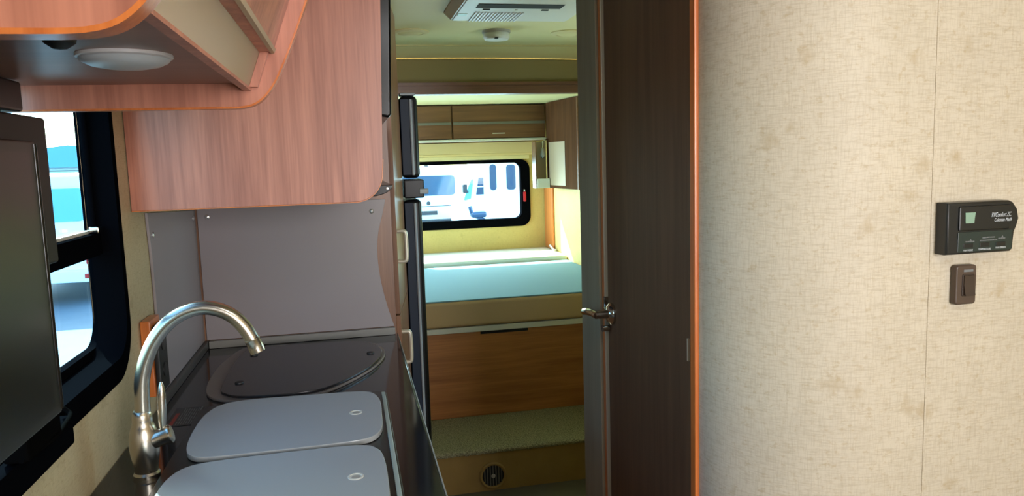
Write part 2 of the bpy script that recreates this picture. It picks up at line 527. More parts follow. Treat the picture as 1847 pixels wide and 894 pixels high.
# ceiling: flat sheet with a cove that drops to the bed opening
bm = bmesh.new()
add_box(bm, (XL - 0.04, -1.9, ZC), (XR + 0.04, 3.60, ZC + 0.03))
add_box(bm, (XL - 0.04, 3.737, 1.80), (XR + 0.04, YB + 0.03, 1.83))
struct(finish('ceiling', bm, 'ceiling'))
bm = bmesh.new()
N_ = 24
def arch(x):  # lower edge of the cove, slightly crowned
    t = (x - 0.55) / 1.0
    return 1.908 - 0.020 * t * t
top, low, top2, low2 = [], [], [], []
for i in range(N_ + 1):
    x = XL + (XR - XL) * i / N_
    top.append(bm.verts.new((x, 3.575, ZC))); low.append(bm.verts.new((x, 3.695, arch(x))))
    top2.append(bm.verts.new((x, 3.60, ZC + 0.03))); low2.append(bm.verts.new((x, 3.72, arch(x) + 0.03)))
for i in range(N_):
    bm.faces.new([top[i], top[i + 1], low[i + 1], low[i]])
    bm.faces.new([top2[i], low2[i], low2[i + 1], top2[i + 1]])
    bm.faces.new([low[i], low[i + 1], low2[i + 1], low2[i]])
    bm.faces.new([top[i], top2[i], top2[i + 1], top[i + 1]])
struct(finish('trim_1', bm, 'ceiling'))
pts = [(XL, 1.79), (XR, 1.79)] + [(XR + (XL - XR) * i / N_, arch(XR + (XL - XR) * i / N_) + 0.001) for i in range(N_ + 1)]
struct(prism('trim_2', pts, 'Y', 3.70, 3.735, 'valance'))
o = struct(boxes('trim_3', [((XL, 3.675, 1.735), (XR, 3.745, 1.775)), ((XL, 3.665, 1.775), (XR, 3.745, 1.79))], 'wood_beam'))
bm = bmesh.new()
pp = [(x, 3.693, arch(x) - 0.006) for x in [XL + (XR - XL) * i / N_ for i in range(N_ + 1)]]
add_tube(bm, pp, 0.005, 6)
struct(finish('trim_4', bm, 'valance'))
struct(box('trim_5', (XL, 3.555, ZC - 0.004), (XR, 3.575, ZC), 'cream_trim'))

struct(box('wall_cab', (XL - 0.045, -1.95, -0.13), (XR + 0.04, -1.90, ZC + 0.03), 'cream_trim'))
# left wall with the galley window and the bed window cut out
def wall_with_holes(name, axis, d0, d1, u0, u1, z0, z1, holes, m):
    us = sorted({u0, u1} | {h[0] for h in holes} | {h[1] for h in holes})
    bm = bmesh.new()
    for a, b in zip(us[:-1], us[1:]):
        hs = [h for h in holes if h[0] <= a and h[1] >= b]
        spans = [(z0, z1)] if not hs else [(z0, hs[0][2]), (hs[0][3], z1)]
        for s, t in spans:
            add_box(bm, plane_pt(axis, a, s, d0), plane_pt(axis, b, t, d1))
    bmesh.ops.remove_doubles(bm, verts=bm.verts, dist=1e-5)
    return struct(finish(name, bm, m, smooth=False))

WL = (0.79, 1.638, 1.045, 1.655)       # galley window opening (Y0,Y1,Z0,Z1)
WB = (4.05, 5.05, 0.98, 1.45)         # bed window in the left wall
WR = (0.16, 1.272, 0.968, 1.386)      # rear window opening (X0,X1,Z0,Z1)
wall_with_holes('wall_left', 'X', XL, XL - 0.045, -1.9, YB, -0.13, ZC, [WL, WB], 'wall_galley')
wall_with_holes('wall_rear', 'Y', YB, YB + 0.045, XL - 0.045, XR + 0.04, -0.13, 1.80, [WR], 'wall_rear')
wall_with_holes('wall_right', 'X', XR, XR + 0.04, -1.9, YB, -0.13, ZC, [(2.25, 3.05, 1.15, 1.62)], 'wall_rear')
w4 = struct(ring('added_window', rrect(2.22, 3.08, 1.12, 1.65, 0.07), rrect(2.27, 3.03, 1.17, 1.60, 0.05), 'X', XR - 0.006, XR + 0.042, 'frame_black'))  # unseen window, added only to give the hall fill an opening
box('pane', (XR + 0.02, 2.26, 1.16), (XR + 0.023, 3.04, 1.61), 'glass_rear', w4)

# bathroom partition: curved corner + flat wall that carries the thermostat
YF = 1.04
RC = 0.23
def corner_path(off):
    p = []
    for i in range(17):
        a = math.radians(180 + 90 * i / 16)
        p.append((0.85 + (RC + off) * math.cos(a), YF + RC + (RC + off) * math.sin(a)))
    return p
outer = [(0.62, 1.275)] + corner_path(0.0)[1:] + [(XR, YF)]
inner = [(0.65, 1.275)] + corner_path(-0.03)[1:] + [(XR, YF + 0.03)]
wf = struct(prism('wall_front', outer + inner[::-1], 'Z', ZF, ZC, 'wall_front', sharp=60))
# faint vertical seam of the wall covering
struct(box('trim_6', (0.9215, YF - 0.0012, ZF), (0.9245, YF + 0.002, ZC), 'wall_front'))
struct(box('wall_bathroom', (0.65, 1.905, ZF), (XR, 1.93, ZC), 'wall_rear'))
struct(box('trim_7', (0.612, 1.256, ZF), (0.655, 1.277, ZC), 'wood_orange', bevel=0.004))      # orange corner strip
struct(boxes('trim_8', [((0.608, 1.785, ZF), (0.65, 1.935, ZC))], 'wood_jamb', bevel=0.004))    # jamb at the hinge-less side
struct(box('trim_9', (0.616, 1.277, 1.86), (0.65, 1.785, ZC), 'wood_door'))

# bathroom door (hangs in the plane of the aisle)
d1 = struct(box('door_1', (0.622, 1.283, ZF + 0.01), (0.648, 1.772, 1.855), 'wood_door', bevel=0.002))
lab(box('edge_strip', (0.614, 1.7575, ZF + 0.01), (0.6225, 1.764, 1.855), 'handle_beige', d1, bevel=0.001), 'pale metal strip along the door edge')
box('edge_band', (0.615, 1.765, ZF + 0.01), (0.622, 1.783, 1.855), 'wood_orange', d1, bevel=0.001)
hd = lathe('door_handle', [(0.0, 0.0), (0.027, 0.0), (0.027, 0.006), (0.020, 0.012), (0.011, 0.014), (0.010, 0.045), (0.0, 0.047)], (0.622, 1.728, 1.024), 'chrome', d1, axis=(-1, 0, 0))
lab(hd, 'polished lever handle')
tube('lever', smooth_path([(0.580, 1.722, 1.024), (0.578, 1.745, 1.025), (0.577, 1.785, 1.022), (0.580, 1.825, 1.014), (0.584, 1.838, 1.011)]), [0.0095] * 12 + [0.009] * 4 + [0.008] * 4 + [0.006], 'chrome', hd)
tube('latch_knob', [(0.617, 1.742, 0.985), (0.600, 1.742, 0.985)], 0.008, 'chrome', hd)
box('latch_plate', (0.612, 1.756, 1.03), (0.622, 1.764, 1.062), 'chrome', hd)
lab(box('door_hinge', (0.618, 1.297, 1.016), (0.622, 1.302, 1.06), 'handle_beige', d1), 'pale hinge pin on the door face')

# ------------------------------------------------------------------ galley window (in the left wall)
w1 = struct(ring('window_1', rrect(0.745, 1.646, 1.006, 1.70, 0.11, 10), rrect(0.80, 1.622, 1.05, 1.65, 0.075, 10), 'X', XL + 0.004, XL - 0.012, 'frame_black'))
ring('window_reveal', rrect(0.785, 1.642, 1.04, 1.66, 0.08, 10), rrect(0.80, 1.622, 1.05, 1.65, 0.075, 10), 'X', XL - 0.012, XL - 0.050, 'frame_black', w1)
ring('window_frame', rrect(0.785, 1.66, 1.04, 1.66, 0.08, 10), rrect(0.815, 1.645, 1.066, 1.635, 0.06, 10), 'X', XL - 0.050, XL - 0.066, 'frame_black', w1)
boxes('window_bar', [((XL - 0.064, 0.80, 1.248), (XL - 0.028, 1.621, 1.292))], 'frame_black', w1, bevel=0.003)
lab(box('sash_edge', (XL - 0.050, 0.82, 1.292), (XL - 0.042, 1.621, 1.298), 'white_plastic', w1), 'bright edge of the sliding sash')
lab(box('sash_latch', (XL - 0.040, 1.585, 1.292), (XL - 0.022, 1.618, 1.306), 'chrome', w1, bevel=0.003), 'small bright sash latch')
tube('sash_post', [(XL - 0.04, 1.613, 1.30), (XL - 0.04, 1.613, 1.635)], 0.007, 'frame_black', w1)
box('pane', (XL - 0.058, 0.81, 1.292), (XL - 0.055, 1.66, 1.64), 'glass', w1)
box('pane', (XL - 0.060, 0.81, 1.062), (XL - 0.057, 1.66, 1.250), 'glass', w1)

# bed window in the left wall (out of sight, it lets the daylight in)
w3 = struct(ring('window_3', rrect(4.02, 5.08, 0.95, 1.48, 0.07), rrect(4.07, 5.03, 1.0, 1.43, 0.05), 'X', XL + 0.006, XL - 0.046, 'frame_black'))
box('pane', (XL - 0.03, 4.06, 0.99), (XL - 0.027, 5.04, 1.44), 'glass_rear', w3)

# rear window
w2 = struct(ring('window_2', rrect(0.10, 1.338, 0.912, 1.412, 0.075, 10), rrect(0.165, 1.270, 0.972, 1.388, 0.05, 10), 'Y', YB - 0.012, YB + 0.05, 'frame_black'))
box('pane', (0.15, YB + 0.022, 0.96), (1.285, YB + 0.026, 1.40), 'glass_rear', w2)
lab(box('latch', (1.283, YB - 0.024, 1.095), (1.303, YB - 0.011, 1.168), 'red', w2, bevel=0.004), 'red escape latch')
box('latch_tip', (1.288, YB - 0.022, 1.170), (1.297, YB - 0.011, 1.186), 'white_plastic', w2, bevel=0.002)

# ------------------------------------------------------------------ countertop, base cabinet, backsplashes
ct = thing('countertop', 'glossy black galley countertop running from the window wall to the aisle', 'countertop', (-0.16, 1.6, 0.83))
prism('top', [(XL + 0.001, 0.75), (0.128, 0.75), (0.128, 2.376), (XL + 0.001, 2.376)], 'Z', 0.83, 0.87, 'counter', ct, bevel=0.003)
lab(box('edge_trim', (0.128, 0.75, 0.832), (0.1315, 2.376, 0.869), 'upstand', ct, bevel=0.001), 'pale trim along the front edge')
struct(box('trim_11', (-0.436, 2.358, 0.8705), (0.122, 2.374, 0.893), 'upstand', None, bevel=0.002))
struct(box('trim_12', (XL + 0.001, 1.80, 0.8705), (-0.437, 2.374, 0.893), 'upstand_dark', None, bevel=0.002))

bc = thing('base_cabinet', 'dark galley base cabinet below the black countertop', 'cabinet', (-0.16, 1.6, ZF))
box('body', (XL + 0.001, 0.76, ZF), (0.09, 2.37, 0.829), 'cabinet_black', bc)
for k in range(3):
    y0 = 0.765 + k * 0.535
    dr = box('door', (0.0905, y0, ZF + 0.08), (0.108, y0 + 0.525, 0.80), 'wood_dark', bc, bevel=0.002)

bs = thing('backsplash', 'large grey backsplash panel with a concave right edge behind the stove lid', 'backsplash', (-0.16, 2.379, 0.893))
curve = smooth_path([(0.121, 0, 0.894), (0.102, 0, 0.96), (0.086, 0, 1.04), (0.079, 0, 1.12), (0.084, 0, 1.19), (0.10, 0, 1.25), (0.112, 0, 1.30)], 4)
pts = [(XL + 0.012, 0.894)] + [(p.x, p.z) for p in curve] + [(XL + 0.012, 1.30)]
prism('panel', pts, 'Y', 2.3745, 2.380, 'splash', bs, bevel=0.001)
for k, (x, z) in enumerate([(-0.415, 1.268), (0.068, 1.264)]):
    lathe('screw', [(0.0, 0), (0.0075, 0), (0.0075, 0.002), (0.003, 0.004), (0.0, 0.0045)], (x, 2.3745, z), 'screw', bs, seg=16, axis=(0, -1, 0))
bs2 = thing('backsplash', 'narrow grey backsplash panel on the window wall beside the faucet', 'backsplash', (XL, 2.1, 0.893))
pts = [(2.372, 0.894), (2.372, 1.29), (1.835, 1.315)] + [(y, z) for y, z in ((1.845, 1.22), (1.848, 1.12), (1.842, 1.02), (1.825, 0.94), (1.805, 0.894))]
prism('panel', pts, 'X', XL + 0.001, XL + 0.007, 'splash', bs2, bevel=0.001)
for y, z in ((2.335, 1.268), (1.868, 1.262)):
    lathe('screw', [(0.0, 0), (0.0075, 0), (0.0075, 0.002), (0.003, 0.004), (0.0, 0.0045)], (XL + 0.007, y, z), 'screw', bs2, seg=16, axis=(1, 0, 0))

# outlet on a wood block
ou = thing('outlet', 'black outlet on a reddish wood block on the window wall behind the faucet', 'outlet', (XL, 1.77, 0.915))
box('mounting_block', (XL + 0.001, 1.715, 0.92), (XL + 0.022, 1.80, 1.088), 'wood_orange', ou, bevel=0.003)
box('face_plate', (XL + 0.0225, 1.722, 0.925), (XL + 0.034, 1.796, 1.075), 'rubber', ou, bevel=0.003)
for z in (0.97, 1.03):
    lathe('socket', [(0, 0), (0.016, 0), (0.016, 0.002), (0.0, 0.0025)], (XL + 0.034, 1.759, z), 'tv_black', ou, seg=20, axis=(1, 0, 0))

# ------------------------------------------------------------------ stove lid, sink, lids
hob = thing('cooktop', 'stove under a dark glass cover at the far end of the counter', 'stove', (-0.14, 2.0, 0.870))
ho = [(-0.366, 1.902), (-0.373, 2.03), (-0.366, 2.15), (-0.336, 2.295), (-0.284, 2.318), (-0.071, 2.292), (0.027, 2.265), (0.070, 2.19), (0.075, 2.085), (0.034, 1.955), (-0.055, 1.815), (-0.137, 1.755), (-0.250, 1.765), (-0.337, 1.818)]
prism('rim', smooth_loop(ho), 'Z', 0.870, 0.877, 'hob_metal', hob, bevel=0.002)
hi_ = [(-0.327, 1.880), (-0.330, 2.085), (-0.318, 2.235), (-0.278, 2.272), (-0.071, 2.268), (0.019, 2.240), (0.060, 2.165), (0.066, 2.075), (0.027, 1.948), (-0.062, 1.812), (-0.137, 1.774), (-0.260, 1.786), (-0.310, 1.822)]
gl = prism('glass_cover', smooth_loop(hi_), 'Z', 0.878, 0.884, 'hob_glass', hob, bevel=0.0015)
for x, y in ((-0.285, 2.177), (-0.288, 1.90), (0.036, 2.09)):
    lathe('bumper', [(0, 0), (0.011, 0), (0.010, 0.003), (0.0, 0.0035)], (x, y, 0.884), 'rubber', gl, seg=18)

sk = thing('sink', 'black double sink set in the counter beside the faucet', 'sink', (-0.14, 1.38, 0.870))
prism('rim', rrect(-0.352, 0.062, 0.90, 1.762, 0.03), 'Z', 0.870, 0.8745, 'sink_black', sk, bevel=0.001)
lab(box('edge_strip', (0.050, 0.905, 0.8745), (0.0585, 1.735, 0.879), 'strip_teal', sk, bevel=0.0015), 'pale strip along the aisle edge of the sink')


def sink_lid(label, pts, hole):
    t = thing('cover_board', label, 'sink cover', (sum(p[0] for p in pts) / len(pts), sum(p[1] for p in pts) / len(pts), 0.8745), 'grey covers over the double sink')
    prism('board', smooth_loop(pts, 5), 'Z', 0.8755, 0.8865, 'lid', t, bevel=0.002)
    g = lathe('finger_hole', [(0.0, 0), (0.0135, 0), (0.0135, 0.0012), (0.0105, 0.0016), (0.0100, 0.0006), (0.0, 0.0006)], (hole[0], hole[1], 0.8865), 'white_plastic', t, seg=28)
    lathe('hole_shadow', [(0.0, 0), (0.0080, 0), (0.0080, 0.0004), (0.0, 0.0004)], (hole[0] + 0.001, hole[1] - 0.003, 0.8869), 'grey_plastic', g, seg=20)
    return t


sink_lid('grey sink cover board next to the stove, farther of the two', [(-0.326, 1.465), (-0.333, 1.55), (-0.328, 1.665), (-0.300, 1.730), (-0.235, 1.748), (-0.12, 1.742), (-0.012, 1.734), (0.028, 1.713), (0.044, 1.650), (0.044, 1.56), (0.040, 1.472), (0.016, 1.424), (-0.040, 1.412), (-0.16, 1.409), (-0.272, 1.410), (-0.308, 1.425)], (-0.010, 1.579))
sink_lid('grey sink cover board nearest the camera, cut by the bottom of the picture', [(-0.333, 1.10), (-0.335, 1.25), (-0.328, 1.335), (-0.300, 1.378), (-0.235, 1.390), (-0.12, 1.394), (-0.012, 1.391), (0.024, 1.368), (0.038, 1.305), (0.039, 1.15), (0.034, 1.02), (0.005, 0.975), (-0.06, 0.965), (-0.2, 0.965), (-0.285, 0.97), (-0.325, 1.01)], (-0.014, 1.243))

# warning placard on the counter (print too small to read: rules only)
pl = thing('warning_placard', 'small charcoal instruction placard with a red heading on the counter behind the faucet', 'placard', (-0.38, 1.717, 0.870))
box('plate', (-0.408, 1.655, 0.870), (-0.350, 1.778, 0.8712), 'placard', pl)
box('red_heading', (-0.401, 1.660, 0.8712), (-0.393, 1.74, 0.8716), 'print_red', pl)
bm = bmesh.new()
for k in range(7):
    x = -0.388 + k * 0.0050
    for s in range(4):
        y0 = 1.662 + s * 0.028
        add_box(bm, (x, y0, 0.8712), (x + 0.0014, y0 + 0.02 + 0.006 * ((k * 3 + s) % 2), 0.8715))
add_box(bm, (-0.3535, 1.656, 0.8712), (-0.351, 1.777, 0.8718))
o = finish('print_lines', bm, 'print_grey', pl); o['kind'] = 'stuff'

# ------------------------------------------------------------------ faucet
fc = thing('faucet', 'brushed nickel gooseneck faucet standing on the counter under the window', 'faucet', (-0.378, 1.393, 0.870))
lathe('body', [(0.0, 0), (0.0225, 0), (0.0225, 0.006), (0.0195, 0.010), (0.0200, 0.018), (0.0235, 0.040), (0.0252, 0.058), (0.0240, 0.078), (0.0195, 0.092), (0.0170, 0.098), (0.0172, 0.104), (0.0165, 0.112), (0.0150, 0.118), (0.0135, 0.120), (0.0, 0.121)], (-0.378, 1.393, 0.870), 'steel', fc, seg=40, sharp=30)
cp = smooth_path([(-0.376, 1.393, 0.985), (-0.375, 1.393, 1.012), (-0.372, 1.393, 1.046), (-0.363, 1.393, 1.080), (-0.347, 1.393, 1.114), (-0.324, 1.393, 1.142), (-0.296, 1.393, 1.160), (-0.266, 1.393, 1.167), (-0.238, 1.393, 1.162), (-0.214, 1.393, 1.148), (-0.196, 1.393, 1.127), (-0.184, 1.393, 1.104)], 5)
sp = tube('spout', cp, 0.0128, 'steel', fc, seg=24)
dv = Vector((0.011, 0, -0.031)).normalized()
e0 = Vector((-0.184, 1.393, 1.104))
lathe('nozzle', [(0, 0), (0.0136, 0), (0.0136, 0.003), (0.0130, 0.004), (0.0138, 0.018), (0.0134, 0.026), (0.0098, 0.027), (0.0, 0.026)], e0, 'steel', sp, seg=24, axis=dv)
hb = lathe('handle_hub', [(0, 0), (0.0155, 0), (0.0155, 0.024), (0.0168, 0.026), (0.0168, 0.030), (0.014, 0.033), (0.0, 0.034)], (-0.362, 1.389, 0.936), 'steel', fc, seg=28, axis=(0.93, 0.1, 0.25))
lathe('lever', [(0, 0), (0.0055, 0.0), (0.0068, 0.012), (0.0078, 0.034), (0.0072, 0.056), (0.0050, 0.074), (0.0022, 0.082), (0, 0.083)], (-0.345, 1.389, 0.958), 'steel', hb, seg=20, axis=(0.05, 0.0, 1))

# ------------------------------------------------------------------ television by the window
tv = thing('television', 'black flat television in front of the galley window', 'television', (-0.40, 0.8, 1.10))
box('back_cover', (-0.436, 0.30, 1.285), (-0.408, 1.175, 1.488), 'tv_back', tv, bevel=0.004)
box('case', (-0.408, 0.28, 1.098), (-0.384, 1.066, 1.452), 'tv_black', tv, bevel=0.004)
box('screen', (-0.3845, 0.30, 1.112), (-0.3825, 1.040, 1.438), 'tv_screen', tv)
tube('bezel_edge', [(-0.385, 1.062, 1.104), (-0.385, 1.062, 1.448)], 0.0035, 'black_gloss', tv, seg=10)
box('lower_bracket', (-0.444, 1.02, 1.047), (-0.412, 1.135, 1.29), 'cable_black', tv, bevel=0.006)
lg = box('ledge', (XL + 0.001, 0.35, 1.000), (-0.428, 1.225, 1.046), 'frame_black', None, bevel=0.006)
tag(lg, 'black ledge below the television along the window wall', 'ledge')
cb = tube('cable', smooth_path([(-0.421, 1.02, 1.052), (-0.416, 1.06, 1.0505), (-0.412, 1.11, 1.0505), (-0.418, 1.16, 1.0505), (-0.427, 1.21, 1.0505), (-0.440, 1.215, 1.06)], 5), 0.0035, 'cable_black')
tag(cb, 'short black cable curling on the ledge under the television', 'cable')

# ------------------------------------------------------------------ overhead cabinet with rounded nose
box('mount', (-0.443, 0.70, 1.490), (-0.400, 1.085, 1.528), 'tv_black', tv, bevel=0.004)
oc = thing('overhead_cabinet', 'cherry overhead cabinet with curved end panels at the upper left', 'cabinet', (-0.25, 0.85, 1.498))
nose = [(-0.160, 1.4975), (-0.140, 1.4985), (-0.124, 1.503), (-0.110, 1.514), (-0.0965, 1.532), (-0.086, 1.552), (-0.074, 1.578), (-0.062, 1.606), (-0.050, 1.636), (-0.038, 1.667)]
nose = [(p.x, p.z) for p in smooth_path([(a, 0, b) for a, b in nose], 4)] + [(0.010, 1.80), (0.062, ZC - 0.001)]
prof = [(XL + 0.002, 1.4975)] + nose + [(XL + 0.002, ZC - 0.001)]


def offset_strip(path, d):
    out = []
    n = len(path)
    for i, p in enumerate(path):
        a = Vector(path[max(i - 1, 0)]); b = Vector(path[min(i + 1, n - 1)])
        t = (b - a).normalized(); nn = Vector((t.y, -t.x))
        out.append((p[0] + nn.x * d, p[1] + nn.y * d))
    return out


for y0, y1, e, dx, dz in ((0.49, 0.510, 0.0035, -0.004, -0.004), (1.15, 1.168, 0.0028, 0.0, 0.0)):
    nose_ = [(a + dx, b + dz) for a, b in nose[:-1]] + [nose[-1]]
    prof = [(XL + 0.006, 1.4975 + dz)] + nose_ + [(XL + 0.006, ZC - 0.001)]
    ep = prism('end_panel', prof, 'Y', y0, y1, 'wood_galley', oc)
    path = [(XL + 0.006, 1.4975 + dz)] + nose_
    bm = bmesh.new()
    A, B = path, offset_strip(path, e)
    lay = [[bm.verts.new((u, y, v)) for u, v in P] for y in (y0 - 0.0006, y1 + 0.0006) for P in (A, B)]
    a0, b0, a1, b1 = lay
    for i in range(len(A) - 1):
        bm.faces.new([a0[i], a0[i + 1], b0[i + 1], b0[i]]); bm.faces.new([a1[i], b1[i], b1[i + 1], a1[i + 1]])
        bm.faces.new([b0[i], b0[i + 1], b1[i + 1], b1[i]]); bm.faces.new([a0[i], a1[i], a1[i + 1], a0[i + 1]])
    lab(finish('edge_band', bm, 'wood_orange', ep), 'glossy orange edge banding')
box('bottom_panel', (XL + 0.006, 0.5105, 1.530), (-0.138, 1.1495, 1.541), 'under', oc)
lab(prism('fascia_panel', [(-0.138, 1.524), (-0.130, 1.524), (-0.106, 1.590), (-0.116, 1.590)], 'Y', 0.5105, 1.1495, 'beige_lam', oc), 'plain beige slanted panel above the lamp')
box('fascia_rail', (-0.1385, 0.5105, 1.5195), (-0.128, 1.1495, 1.5238), 'wood_galley', oc)
prism('end_cleat', [(-0.1295, 1.524), (-0.118, 1.524), (-0.094, 1.590), (-0.1055, 1.590)], 'Y', 1.137, 1.1495, 'wood_galley', oc)
dr = prism('door', [(-0.1155, 1.572), (-0.0945, 1.5735), (0.044, ZC - 0.004), (0.022, ZC - 0.004)], 'Y', 0.5105, 1.1495, 'wood_galley', oc, bevel=0.0015)
lab(prism('lit_edge', [(-0.0975, 1.5715), (-0.0925, 1.5725), (-0.0905, 1.578), (-0.0945, 1.577)], 'Y', 0.5105, 1.1495, 'beige_lam', dr), 'lower edge of the door, painted pale as if lit')  # beige strip paints the light caught along the door's lower edge

cl = thing('cabinet_lamp', 'round white puck lamp under the curved overhead cabinet', 'lamp', (-0.218, 0.86, 1.530))
lathe('rim', [(0, 0), (0.046, 0), (0.046, 0.003), (0.042, 0.0045), (0, 0.0045)], (-0.218, 0.86, 1.530), 'lamp_rim', cl, seg=40, axis=(0, 0, -1))
lathe('lens', [(0, 0), (0.0435, 0), (0.041, 0.003), (0.034, 0.0065), (0.022, 0.009), (0.010, 0.010), (0, 0.0105)], (-0.218, 0.86, 1.5255), 'lens', cl, seg=40, axis=(0, 0, -1), sharp=80)
kn = lathe('lamp_button', [(0, 0), (0.014, 0), (0.013, 0.004), (0.006, 0.009), (0, 0.010)], (-0.245, 0.757, 1.530), 'rubber', None, seg=20, axis=(0, 0, -1))
tag(kn, 'small black button under the overhead cabinet left of the puck lamp', 'button')

# ------------------------------------------------------------------ microwave cabinet at the far end of the counter
mc = thing('wall_cabinet', 'large cherry cabinet hung over the grey backsplash', 'cabinet', (-0.18, 2.05, 1.325))
cz = 1.326
rc = 0.062
pts = [(XL + 0.002, ZC - 0.002), (XL + 0.002, cz)]
for i in range(11):
    a = math.radians(-90 + 90 * i / 10)
    pts.append((0.077 - rc + rc * math.cos(a), cz + rc + rc * math.sin(a)))
pts += [(0.080, 1.42), (0.099, ZC - 0.002)]
sp_ = prism('side_panel', pts, 'Y', 1.73, 1.748, 'wood_galley', mc, bevel=0.001)
path = pts[1:-1]
bm = bmesh.new(); A, B = path, offset_strip(path, 0.002)
lay = [[bm.verts.new((u, y, v)) for u, v in P] for y in (1.7295, 1.7485) for P in (A, B)]
a0, b0, a1, b1 = lay
for i in range(len(A) - 1):
    bm.faces.new([a0[i], a0[i + 1], b0[i + 1], b0[i]]); bm.faces.new([a1[i], b1[i], b1[i + 1], a1[i + 1]])
    bm.faces.new([b0[i], b0[i + 1], b1[i + 1], b1[i]]); bm.faces.new([a0[i], a1[i], a1[i + 1], a0[i + 1]])
lab(finish('edge_band', bm, 'wood_orange', sp_), 'reddish edge banding')
box('bottom_panel', (XL + 0.002, 1.7485, 1.362), (0.04, 2.372, 1.375), 'wood_galley', mc)
box('shelf_panel', (XL + 0.002, 1.7485, 1.495), (0.045, 2.372, 1.510), 'wood_galley', mc)

mw = thing('microwave', 'black microwave in the cabinet, seen edge-on right of the cherry panel', 'microwave', (-0.1, 2.05, 1.512))
box('body', (-0.40, 1.76, 1.512), (0.060, 2.35, 1.90), 'tv_black', mw)
prism('door', [(0.062, 1.522), (0.100, 1.515), (0.107, 1.522), (0.124, 1.93), (0.085, 1.93)], 'Y', 1.765, 2.345, 'black_gloss', mw, bevel=0.006, seg=3)
rh = thing('range_hood', 'black rounded hood tip under the cherry cabinet corner', 'hood', (0.0, 2.05, 1.335))
hp = [(-0.20, 1.3605), (-0.20, 1.345)] + [(0.045 + 0.056 * math.sin(math.radians(a)), 1.3605 - 0.0255 * math.cos(math.radians(a))) for a in range(0, 91, 9)]
prism('shell', hp, 'Y', 1.752, 2.368, 'black_gloss', rh, bevel=0.002)
lathe('screw', [(0, 0), (0.004, 0), (0.003, 0.002), (0, 0.0025)], (0.088, 1.752, 1.353), 'screw', rh, seg=12, axis=(0, -1, 0))

# ------------------------------------------------------------------ closet and refrigerator beyond the counter
P0, P1 = Vector((0.142, 2.384)), Vector((0.200, 2.835))
fd = (P1 - P0).normalized(); fn = Vector((fd.y, -fd.x))
cs = thing('closet', 'tall cherry closet between the backsplash and the refrigerator', 'closet', (-0.15, 2.6, ZF))
prism('body', [(XL + 0.001, 2.384), (P0.x - 0.014, P0.y), (P1.x - 0.014, P1.y), (XL + 0.001, 2.835)], 'Z', ZF, ZC - 0.001, 'wood_dark', cs)
prism('upper_section', [(XL + 0.001, 2.836), (0.185, 2.836), (0.185, 3.42), (XL + 0.001, 3.42)], 'Z', 1.67, ZC - 0.001, 'wood_dark', cs)


def face_pt(s, out, z):
    p = P0 + fd * s + fn * out
    return (p.x, p.y, z)


def closet_door(z0, z1):
    a, b = P0 + fd * 0.002, P0 + fd * 0.452
    q = [(a.x, a.y), (b.x, b.y), ((b - fn * 0.0135).x, (b - fn * 0.0135).y), ((a - fn * 0.0135).x, (a - fn * 0.0135).y)]
    return prism('door', q, 'Z', z0, z1, 'wood_dark', cs, bevel=0.0015)


def closet_handle(door, s, z0, z1):
    bm = bmesh.new()
    add_tube(bm, smooth_path([face_pt(s, 0.0, z0), face_pt(s, 0.020, z0), face_pt(s, 0.026, z0 + 0.010), face_pt(s, 0.027, (z0 + z1) / 2), face_pt(s, 0.026, z1 - 0.010), face_pt(s, 0.020, z1), face_pt(s, 0.0, z1)], 5), 0.0065, 10)
    return lab(finish('door_handle', bm, 'handle_beige', door), 'satin bow handle')


dA = closet_door(0.93, ZC - 0.01)
closet_handle(dA, 0.045, 1.094, 1.192)
dB = closet_door(0.30, 0.925)
closet_handle(dB, 0.045, 0.76, 0.862)
closet_door(ZF + 0.01, 0.295)

fr = thing('refrigerator', 'black two-door refrigerator beside the aisle, seen by its door edges', 'refrigerator', (0.0, 3.13, ZF))
box('body', (XL + 0.001, 2.845, ZF), (0.200, 3.42, 1.655), 'tv_black', fr)


def fridge_door(name, z0, z1):
    d = box(name, (0.203, 2.848, z0), (0.270, 3.415, z1), 'fridge_black', fr, bevel=0.018, seg=4)
    box('side_face', (0.205, 2.8445, z0 + 0.012), (0.238, 2.850, z1 - 0.012), 'fridge_side', d, bevel=0.002)
    lab(tube('grey_trim', [(0.2435, 2.8445, z0 + 0.012), (0.2435, 2.8445, z1 - 0.014)], 0.0055, 'fridge_grey', d, seg=10), 'satin grey strip down the door edge')
    return d


fridge_door('freezer_door', 1.352, 1.658)
fridge_door('lower_door', 0.02, 1.272)
lt = box('handle_block', (0.206, 2.838, 1.277), (0.281, 3.00, 1.347), 'fridge_black', fr, bevel=0.006)
box('catch', (0.262, 2.832, 1.292), (0.296, 2.85, 1.312), 'fridge_grey', lt, bevel=0.003)
lab(box('top_cap', (0.205, 2.842, 1.6585), (0.262, 2.90, 1.668), 'fridge_grey', fr, bevel=0.003), 'grey hinge cap')

# ------------------------------------------------------------------ carpeted step, bed
st = thing('carpeted_step', 'carpeted step in front of the bed with a tan riser', 'step', (0.5, 3.5, ZF))
box('riser', (0.29, 3.2505, ZF), (XR - 0.001, 3.268, 0.084), 'riser', st)
bm = bmesh.new()
